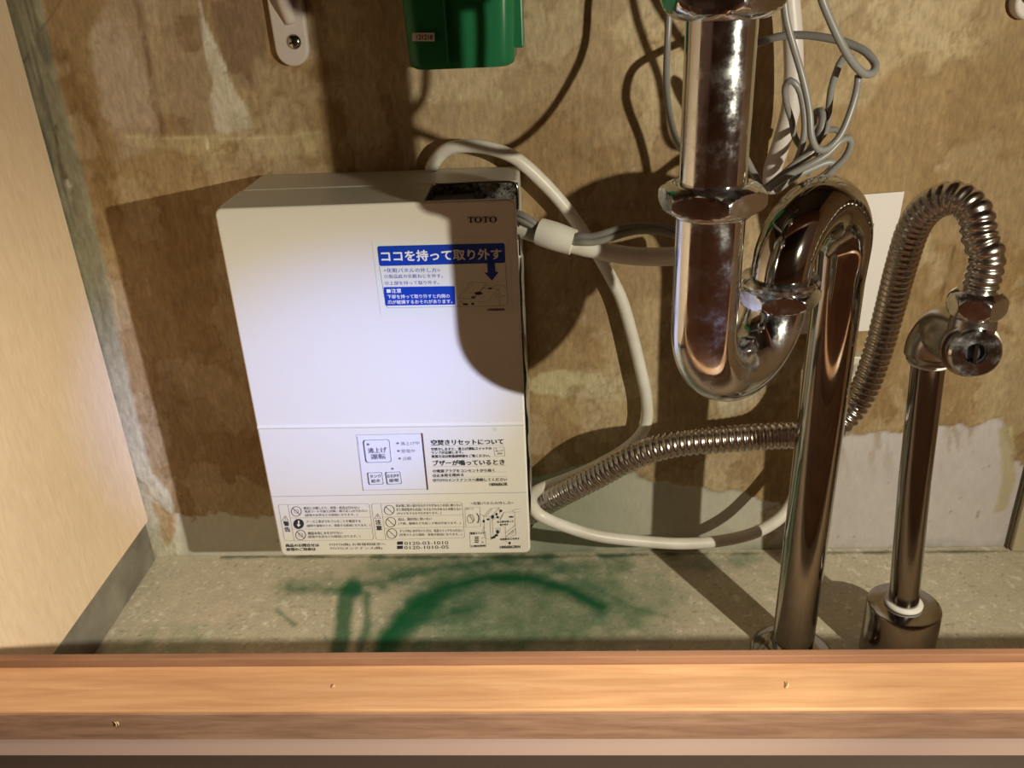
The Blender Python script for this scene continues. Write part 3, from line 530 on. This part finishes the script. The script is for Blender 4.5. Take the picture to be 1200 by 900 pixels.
#@@PIPES
# ================================================================== SINK TRAP
tx, ty = .0764, .4215; dx_, dy_ = .1755, .5201; R1 = .0168; RT = .0160
mx, my = (tx+dx_)/2, (ty+dy_)/2
trap = thing('sink_trap', 'chrome S shaped sink drain trap standing on the cupboard floor beside the water heater', 'drain pipe', (dx_, dy_, 0))
z_n1 = PY(838, 247, ty).z; z_n1t = PY(838, 214, ty).z; z_ntop = PY(843, 20, ty).z
m = MB(); sweep(m, [Vector((tx,ty,z_n1+.004)), Vector((tx,ty,.742))], RT, 64); m.build('tailpiece', chrome, trap, True, sharp=40)
m = MB(); hexnut(m, (tx,ty,z_ntop), (0,0,1), .0245, .021, RT, hrot=math.radians(22)); m.build('nut', chrome, trap, True, sharp=25)
m = MB(); hexnut(m, (tx,ty,z_n1), (0,0,1), .0232, z_n1t-z_n1, RT, hrot=math.radians(22)); n1o = m.build('nut', chrome, trap, True, sharp=25)
m = MB(); lathe(m, (tx,ty,z_n1-.002), (0,0,1), [(R1,0),(R1+.0022,.0004),(R1+.0026,.002),(R1+.0018,.004)], 64); m.build('washer', chrome, trap, True)
z_ub = PY(840, 491, ty).z+.002; rb = math.hypot(mx-tx, my-ty)/2; zc = z_ub+R1+rb          # lower bend centre height
dirv = Vector((dx_-tx, dy_-ty, 0)).normalized()
def arc(cx, cy, cz, r, a0, a1, n=36): return [Vector((cx,cy,cz))+dirv*(-r*math.cos(math.radians(a0+(a1-a0)*k/n)))+Vector((0,0,r*math.sin(math.radians(a0+(a1-a0)*k/n)))) for k in range(n+1)]
z_n3 = PY(905, 345, my).z; pth = [Vector((tx,ty,z_n1+.002)), Vector((tx,ty,zc+.004))]+arc((tx+mx)/2, (ty+my)/2, zc, rb, 0, -180)+[Vector((mx,my,z_n3))]
m = MB(); sweep(m, resample(pth, .003), R1, 64); m.build('lower_bend', chrome, trap, True, sharp=40)
m = MB(); hexnut(m, (mx,my,z_n3-.006), (0,0,1), .0205, .012, R1, hrot=math.radians(5), bulge=.9); lathe(m, (mx,my,z_n3+.006), (0,0,1), [(.0180,0),(.0215,.001),(.0222,.003),(.0212,.0048),(R1,.0055)], 64); m.build('nut', chrome, trap, True, sharp=25)
z_top2 = PY(955, 207, (my+dy_)/2).z; zc2 = z_top2-R1-rb
pth = [Vector((mx,my,z_n3+.006)), Vector((mx,my,zc2-.002))]+arc((mx+dx_)/2, (my+dy_)/2, zc2, rb, 180, 0)[::1]
pth = [Vector((mx,my,z_n3+.006))]+[Vector((mx,my,zc2))]+[Vector(((mx+dx_)/2,(my+dy_)/2,zc2))+dirv*(-rb*math.cos(math.radians(a)))+Vector((0,0,rb*math.sin(math.radians(a)))) for a in range(5, 181, 5)]+[Vector((dx_,dy_,.001))]
m = MB(); sweep(m, resample(pth, .003), lambda s, t: R1 if s < .10 else max(.0152, R1-(s-.10)*.05), 64); m.build('drain_pipe', chrome3, trap, True, sharp=40)
m = MB(); lathe(m, (dx_,dy_,.0006), (0,0,1), [(.031,0),(.0305,.0015),(.027,.005),(.021,.008),(.0175,.0092),(.0155,.0092)], 72); m.build('floor_flange', chrome2, trap, True)
m = MB(); lathe(m, (tx,ty,.705), (0,0,1), [(RT,0),(.028,.006),(.045,.018),(.048,.036)], 64); m.build('basket_flange', chrome2, trap, True)
# ================================================================== STOP VALVE
pb = PZ(1049, 764, 0); sx, sy = pb.x, pb.y; YV = sy
vt = PY(1088, 425, YV); vb = PY(1058, 680, YV)
valve = thing('stop_valve', 'chrome water stop valve on a thin riser pipe with a slotted round knob', 'valve', (sx, sy, 0))
ptop = Vector((vt.x, YV, vt.z)); psoc = PY(1052, 712, YV); rs = 40.5/F*.66; zs_ = psoc.z+.003
m = MB(); lathe(m, (sx,sy,.0005), (0,0,1), [(rs,0),(rs,zs_-.003),(rs-.0006,zs_-.001),(rs-.003,zs_),(.011,zs_)], 72); m.build('floor_socket', chrome2, valve, True, sharp=45, label='wide round metal socket at the foot')
pr = .0105; m = MB(); sweep(m, [Vector((sx+.0005,sy,.03)), ptop.lerp(Vector((vb.x,sy,vb.z)), .5), ptop], pr, 48); m.build('riser_pipe', chrome2, valve, True, sharp=45)
m = MB(); _q = (zs_-.03)/((vb.z+ptop.z)/2-.03); lathe(m, ((sx+.0005)*(1-_q)+(vb.x+ptop.x)/2*_q,sy,zs_+.0004), (0,0,1), [(.0112,0),(.0132,.0006),(.0135,.0022),(.0115,.0036)], 40); m.build('sealant_ring', putty, valve, True, label='white sealant ring above the socket')
m = MB(); lathe(m, ptop-Vector((0,0,.0006)), (0,0,1), [(pr,0),(.0125,.0004),(.0128,.0016),(pr,.002)], 40); m.build('washer', putty, valve, True, label='white washer under the elbow')
nutb = PY(1142, 369, YV-.034); nx_, ny_ = nutb.x, nutb.y
e0 = ptop+Vector((0,0,.002)); et = PY(1092, 385, YV); bc_ = PY(1131, 404, ny_+.002); kn = PY(1150, 420, YV-.060)
m = MB(); sweep(m, resample(catmull([e0, e0+Vector((.0002,0,.010)), e0+Vector((.004,-.003,.021)), e0.lerp(bc_, .5)+Vector((0,0,.012)), bc_], .002), .002), lambda s, t: .0155 if s > .003 else .0138, 40); m.build('elbow', satin, valve, True, sharp=50)
kd = (kn-bc_).normalized(); 
m = MB(); lathe(m, bc_-kd*.013, kd, [(.010,0),(.0140,.002),(.0155,.006),(.0155,.018),(.0165,.0200),(.0168,.0225),(.0165,.0245),(.014,.0252)], 56); lathe(m, (nx_,ny_,bc_.z-.002), (0,0,1), [(.0125,0),(.0132,.014),(.0125,nutb.z-bc_.z+.002)], 40); m.build('valve_body', satin, valve, True, sharp=40)
k0 = bc_+kd*.0124; m = MB(); lathe(m, k0, kd, [(.0138,0),(.0146,.0012),(.0146,.0058),(.0134,.0072),(.0062,.0074),(.0054,.0060),(.0054,.0028),(.0001,.0028)], 56); kb = m.build('knob', chrome, valve, True, sharp=30)
up_ = (Vector((0,0,1))-kd*kd.z).normalized(); rt_ = kd.cross(up_); m = MB(); cc = k0+kd*.0034
m.add([cc+rt_*a*.0009+up_*b*.0052+kd*e for e in (0,.0036) for a, b in ((-1,-1),(1,-1),(1,1),(-1,1))], [(0,3,2,1),(4,5,6,7),(0,1,5,4),(1,2,6,5),(2,3,7,6),(3,0,4,7)]); m.build('slot_blade', chrome2, kb)
m = MB(); lathe(m, k0+kd*.0024, kd, [(.0060,0),(.0060,.0006)], 32); m.build('slot_recess', black_hole, kb)
m = MB(); hexnut(m, (nx_,ny_,nutb.z-.001), (0,0,1), .0142, .0165, .009, hrot=math.radians(28)); m.build('nut', chrome, valve, True, sharp=25)
hz = nutb.z+.0155
# corrugated hose
Yh = .60
hp = [PY(612,606,.612), PY(650,584,.600), PY(700,558,.588), PY(745,534,.576), PY(790,521,.568), PY(850,515,.562), PY(905,511,.560), PY(955,507,.562), PY(985,495,.566), PY(1010,462,.568), PY(1027,418,.566), PY(1042,365,.560), PY(1056,312,.545), PY(1072,264,.532), PY(1092,240,.520), PY(1118,232,.509), PY(1141,247,.499), PY(1149,282,.491), Vector((nx_+.0004, ny_, hz+.020)), Vector((nx_,ny_,hz))]
path = resample(catmull(hp, .002), .00075)
hose = MB(); pitch = .0049; sweep(hose, path, lambda s, t: .0084+.0017*abs(math.sin(math.pi*s/pitch))**.8 if .004 < s < t-.003 else .0088, 22)
tag(hose.build('flexible_hose', flexsteel, None, True), 'corrugated steel water hose arching from the heater behind the drain pipe to the stop valve', 'hose')
m = MB(); hexnut(m, PY(606,607,.613), (PY(650,584,.606)-PY(612,606,.612)), .0115, .012, .008); m.build('hose_nut', mat('dark_brass', (.12,.05,.03), .35, .8), hw, True, sharp=25, label='dark hose connection low on the right side')
#@@CABLES
def cable(pts, r, n=12): m = MB(); sweep(m, catmull([PY(p[0], p[1], p[2] if p[2] > 0 else YS(p[0], p[1], -p[2])) for p in pts], .003), r, n); return m
# thick white power cord: one long loop behind the heater, down, round and away behind the drain
pc_ = [(505,199,.642),(509,190,.640),(522,176,.637),(545,171,.634),(575,174,.632),(605,186,.632),(635,212,.634),(665,246,.636),(692,285,.637),(712,318,.638),(728,350,.638),(740,390,.637),(750,430,.636),(758,470,.635),(756,500,.634),(738,522,.632),(700,545,.629),(664,561,.626),(640,570,.614),(626,578,.596),(623,590,.577),(632,603,.568),(660,616,.573),(700,628,.577),(750,634,.580),(800,637,.582),(850,633,.584),(890,622,.586),(918,603,.590),(935,575,.60),(950,540,.612),(968,500,.622),(985,466,.630),(1003,444,.634),(1012,433,.637)]
tag(cable(pc_, .0048, 16).build('power_cord', cord_white, None, True), 'thick white power cord looping beside the heater and behind the drain', 'cord')
# wall outlet behind the hose
ob = thing('wall_outlet', 'small white outlet half hidden behind the corrugated hose', 'outlet', PY(1004, 440, D-.006))
a, b = PY(987, 460, D-.012), PY(1028, 419, D-.012)
MB().box((a.x, D-.010, a.z), (b.x, D+.001, b.z)).build('outlet_body', mat('outlet_plastic', (.62,.60,.52), .4), ob, bevel=.001)
m = MB(); lathe(m, PY(1012,433,.642), PY(1003,444,.634)-PY(1012,433,.642), [(.009,-.004),(.009,.006),(.0062,.012),(.0055,.018)], 24); m.build('plug', white_plastic, ob, True, sharp=40)
# printed card on the wall
cd = MB(); q = [(960,232),(1060,224.5),(1029,387),(930,392)]; Pq = [PY(*p, D-.003) for p in q]; cd.add(Pq+[p+Vector((0,.0009,0)) for p in Pq], [(0,1,2,3),(7,6,5,4),(0,4,5,1),(1,5,6,2),(2,6,7,3),(3,7,4,0)])
card = tag(cd.build('paper_card', paper, None), 'white printed card stuck on the wall behind the drain bend', 'card'); plc = lambda x, y: PY(x, y, D-.0034)
m = MB(); strip(m, [(1000,264.5),(1024,262.5),(1009,355),(985,357)], .0004, 0, closed=True, plane=plc); strip(m, [(1003,270),(1018,268),(1006,345)], .00015, 0, plane=plc); strip(m, [(1000,330),(1013,328)], .0002, 0, plane=plc); quad(m, [(1005,353),(1008,344),(1010,353)], 0, plane=plc)
m.build('line_drawing', ink_dark, card)
# insulated pipe leaving the heater with white tape and lead wires
ih = thing('insulated_pipe', 'white insulated tube leaving the right side of the heater under a band of white tape', 'tube', PY(605,268,.60))
ipp = [(590,262,.606),(612,268,.600),(640,277,.592),(672,286,.586),(705,294,.582),(740,300,.578),(775,301,.575),(810,298,.573),(845,290,.575)]
m = MB(); sweep(m, catmull([PY(*p) for p in ipp], .003), lambda s, t: .0067 if s < t*.42 else .0064, 24); m.build('foam_sleeve', cord_white, ih, True)
tpth = catmull([PY(*p) for p in ((632,271,.592),(652,277.5,.588),(672,284,.585))], .002); m = MB(); sweep(m, resample(tpth, .0015), lambda s, t: .0094+.0004*math.sin(s*160), 28); m.build('tape_band', tape, ih, True, sharp=40)
for i, (pp, r, mt) in enumerate(((((596,248,.600),(612,252,.592),(628,263,.590),(640,273,.5895),(662,280,.5865),(678,277,.579),(694,277,.577),(712,272,.575),(735,266,.575),(760,265,.575),(785,268,.573),(810,275,.572)), .0024, cord_grey), (((596,254,.600),(612,258,.592),(628,267,.590),(642,276,.590),(662,283,.587),(680,284,.577),(696,284,.575),(715,279,.573),(745,271,.573),(775,272,.571),(810,282,.570)), .0024, cord_grey))):
    tag(cable(pp, r).build('lead_wire', mat('lead_wire_pvc', (.27,.28,.24), .4) if i else mt, None, True), ('upper grey lead wire running on from the taped tube towards the trap', 'lower grey lead wire lying on the taped tube towards the trap')[i], 'wire', 'lead wires on the insulated tube')
# white tube rising behind the wires
tag(cable([(905,222,.640),(905,200,.635),(915,170,.628),(926,130,.624),(930,90,.622),(929,40,.622),(925,-10,.622),(920,-110,.625)], .0064, 20).build('supply_tube', mat('supply_tube_pvc', (.66,.62,.62), .4), None, True), 'upright white tube behind the tangled grey wires', 'tube')
# tangled grey wires
wires = [
 ('grey wire from the top that hooks into a small loop at the far right', [(950,-60,-200),(962,-5,-197),(975,28,-192),(988,55,-186),(1000,74,-180),(1012,86,-172),(1022,86,-165),(1026,76,-158),(1016,62,-150),(1002,54,-142),(985,48,-134),(960,43,-122),(935,41,-110),(912,43,-100),(890,50,-90),(868,62,-95),(851,82,-108),(845,110,-112),(849,130,-112),(862,160,-114),(876,190,-120),(893,222,-132)], .0024),
 ('grey wire dropping past the white tube in a long U', [(912,-60,-180),(918,-5,-178),(922,25,-176),(930,55,-173),(938,82,-170),(945,110,-170),(949,135,-172),(951,160,-172),(958,175,-168),(970,174,-164),(985,158,-160),(997,130,-158),(1004,105,-158),(1006,88,-160)], .0021),
 ('grey wire hanging from the small loop down into the bundle', [(1000,68,-148),(988,68,-145),(980,85,-140),(974,105,-136),(971,130,-130),(968,152,-126),(956,168,-122),(940,185,-118),(925,200,-112),(905,218,-108)], .0021),
 ('grey wire making a narrow loop against the white tube', [(912,222,-120),(930,195,-125),(940,170,-130),(943,145,-132),(940,118,-134),(935,102,-136),(926,94,-136),(920,102,-130),(922,122,-122),(928,142,-116),(932,162,-110),(945,178,-104),(960,180,-100)], .0020),
 ('lowest grey wire of the bundle lying over the trap bend', [(900,222,-150),(925,205,-152),(950,192,-154),(970,180,-154),(985,165,-152),(995,162,-148),(997,170,-144),(990,185,-140),(975,200,-136),(960,216,-132)], .0022),
 ('grey wire with a blunt bend in the middle of the bundle', [(896,222,-140),(915,207,-142),(935,190,-142),(952,178,-140),(960,160,-138),(964,140,-134),(962,130,-128),(955,134,-122),(953,150,-114),(956,168,-108)], .0025),
 ('grey wire crossing behind the bundle with a dark sheath', [(908,225,-96),(930,208,-95),(950,198,-94),(970,190,-93),(978,192,-92),(968,204,-90),(950,214,-88)], .0024),
 ('grey wire curling at the back of the bundle', [(925,212,-80),(940,190,-80),(955,165,-80),(970,152,-80),(985,155,-82),(980,168,-84),(962,185,-84),(945,205,-84)], .0021)]
for lb, pp, r in wires: tag(cable(pp, r).build('grey_wire', cord_grey if 'dark' not in lb else cord_dark, None, True), lb, 'wire', 'tangled grey wires behind the trap')
#@@LONGWIRE
def onshadow(op, sp):
    """point on the sight line through px op whose torch shadow falls nearest to px sp on the wall"""
    S = PY(*sp, D); best = None
    for k in range(200):
        Y = .36+.285*k/199; p = PY(*op, Y); t = (D-TORCH.y)/(p.y-TORCH.y); q = TORCH+(p-TORCH)*t; e = (q-S).length
        if best is None or e < best[0]: best = (e, p)
    return best[1]
lw = [onshadow((788,-60),(700,-60)), onshadow((785,0),(690,0)), onshadow((782,55),(684,50)), onshadow((781,100),(665,102)), onshadow((787,145),(635,148)), onshadow((798,174),(600,172))]
lw += [onshadow((815,182),(560,166)), onshadow((826,170),(515,155)), onshadow((830,150),(475,142)), PY(827,120,.452), PY(824,60,.458), PY(822,0,.460), PY(820,-80,.460)]
m = MB(); sweep(m, catmull(lw, .003), .0021, 12); tag(m.build('grey_wire', cord_grey, None, True), 'single grey wire hanging left of the tailpiece', 'wire', 'tangled grey wires behind the trap')
# ================================================================== HOOK BRACKETS
def bracket(x0, x1, yb, label, thick=.006, top=-60):
    a, b = PY(x0, yb, D-thick), PY(x1, yb, D-thick); w = (b.x-a.x); cx = (a.x+b.x)/2; zb_ = PY((x0+x1)/2, yb, D-thick).z; ztop = PY(x0, top, D-thick).z
    t = thing('hook_bracket', label, 'bracket', (cx, D, zb_)); out = []
    for k in range(13): an = math.radians(180+180*k/12); out.append((cx+w/2*math.cos(an), zb_+w/2+w/2*math.sin(an)))
    out += [(cx+w/2+.0012, ztop), (cx-w/2-.0012, ztop)]
    m = MB(); prism(m, out, D-thick, D+.001); m.build('arm', mat('bracket_plastic', (.62,.56,.54), .3), t, bevel=.0018, segs=3)
    c0 = PY((x0+x1)/2, yb-29, D-thick)
    m = MB(); rp = [Vector((c0.x-.0005, D-thick+.0005, c0.z+.012)), Vector((c0.x-.002, D-thick-.004, c0.z+.030)), Vector((c0.x-.003, D-thick-.007, ztop))]; sweep(m, catmull(rp, .003), lambda s, t_: .0035+.0035*min(1, s/.03), 20); m.build('rib', t.children[0].data.materials[0], t, True)
    m = MB(); lathe(m, (c0.x, D-thick+.0006, c0.z), (0,-1,0), [(.0052,0),(.0050,.001),(.0034,.0024),(.001,.0029)], 32); sc_ = m.build('screw', chrome2, t, True)
    m = MB(); 
    for an in (20, 110):
        d = Vector((math.cos(math.radians(an)), 0, math.sin(math.radians(an))))*.0030; n_ = Vector((-d.z, 0, d.x))*.2; p = Vector((c0.x, D-thick-.0025, c0.z)); m.add([p-d-n_, p+d-n_, p+d+n_, p-d+n_], [(0,1,2,3)])
    m.build('cross_slot', black_hole, sc_); return t
bracket(325, 364, 78, 'white plastic hook bracket screwed to the wall above the heater left corner'); bracket(1186, 1226, 24, 'white plastic hook end cut by the upper right corner of the photo', .010)
# ================================================================== GREEN HOLDER
gh = thing('green_holder', 'translucent green plastic holder hanging above the heater with a small date label', 'holder', PY(542, 60, D)); gy = .600
def gp(x, y, Y=gy): return PY(x, y, Y)
zb_ = gp(545, 80).z; zt_ = .70; bl, br = gp(478, 76), gp(603, 76); 
def ringv(z, grow, ins=0.0):
    t = (z-zb_)/.2; x0 = bl.x-.006*t-grow+ins; x1 = br.x+.006*t+grow-ins; y0 = gy-.006*t+ins; y1 = D-.002-ins; r = .010; out = []
    for cx, cy, a0 in ((x1-r, y1-r*.3, 0), (x0+r, y1-r*.3, 90), (x0+r, y0+r, 180), (x1-r, y0+r, 270)):
        for k in range(7): a = math.radians(a0+90*k/6); out.append((cx+r*math.cos(a), cy+(r if a0 >= 180 else r*.3)*math.sin(a), z))
    return out
lev = [ringv(zb_, -.004), ringv(zb_+.0015, -.001), ringv(zb_+.004, 0)]+[ringv(zb_+.004+.03*k, 0) for k in range(1, 6)]; n = len(lev[0]); inner = [ringv(zb_+.004+.03*k, 0, .0025) for k in (5,4,3,2,1,0)]
lev += inner; vs = sum(lev, []); fs = [tuple(range(n))[::-1]]+[(j*n+k, j*n+(k+1)%n, (j+1)*n+(k+1)%n, (j+1)*n+k) for j in range(len(lev)-1) for k in range(n)]+[tuple((len(lev)-1)*n+k for k in range(n))]
m = MB(); m.add(vs, fs); m.build('cup', green_plastic, gh, True, sharp=50)
m = MB(); m.box((gp(524,40).x-.0008, gy-.0035, zb_+.004), (gp(524,40).x+.0008, gy+.001, zb_+.15)); m.build('rib', green_plastic, gh, bevel=.0005)
m = MB(); m.box((br.x-.002, gy+.012, zb_+.010), (br.x+.006, D-.001, zb_+.15)); m.build('side_flange', green_plastic, gh, bevel=.001)
pl_ = lambda x, y: PY(x, y, gy-.0028); m = MB(); q = [pl_(483,38.5), pl_(509,38.5), pl_(509,48.5), pl_(483,48)]; m.add(q+[p+Vector((0,.0012,0)) for p in q], [(3,2,1,0),(0,1,5,4),(1,2,6,5),(2,3,7,6),(3,0,4,7)]); dl = m.build('date_label', paper, gh)
_tc = bpy.data.curves.new('type', 'FONT'); _to = bpy.data.objects.new('type', _tc); COL.objects.link(_to); m = MB(); text(m, '121218', (488,43.6), (507,43.6), 6.0, plane=lambda x, y: PY(x, y, gy-.0031), bold=.016); m.build('date_digits', ink_dark, dl); bpy.data.objects.remove(_to); bpy.data.curves.remove(_tc)
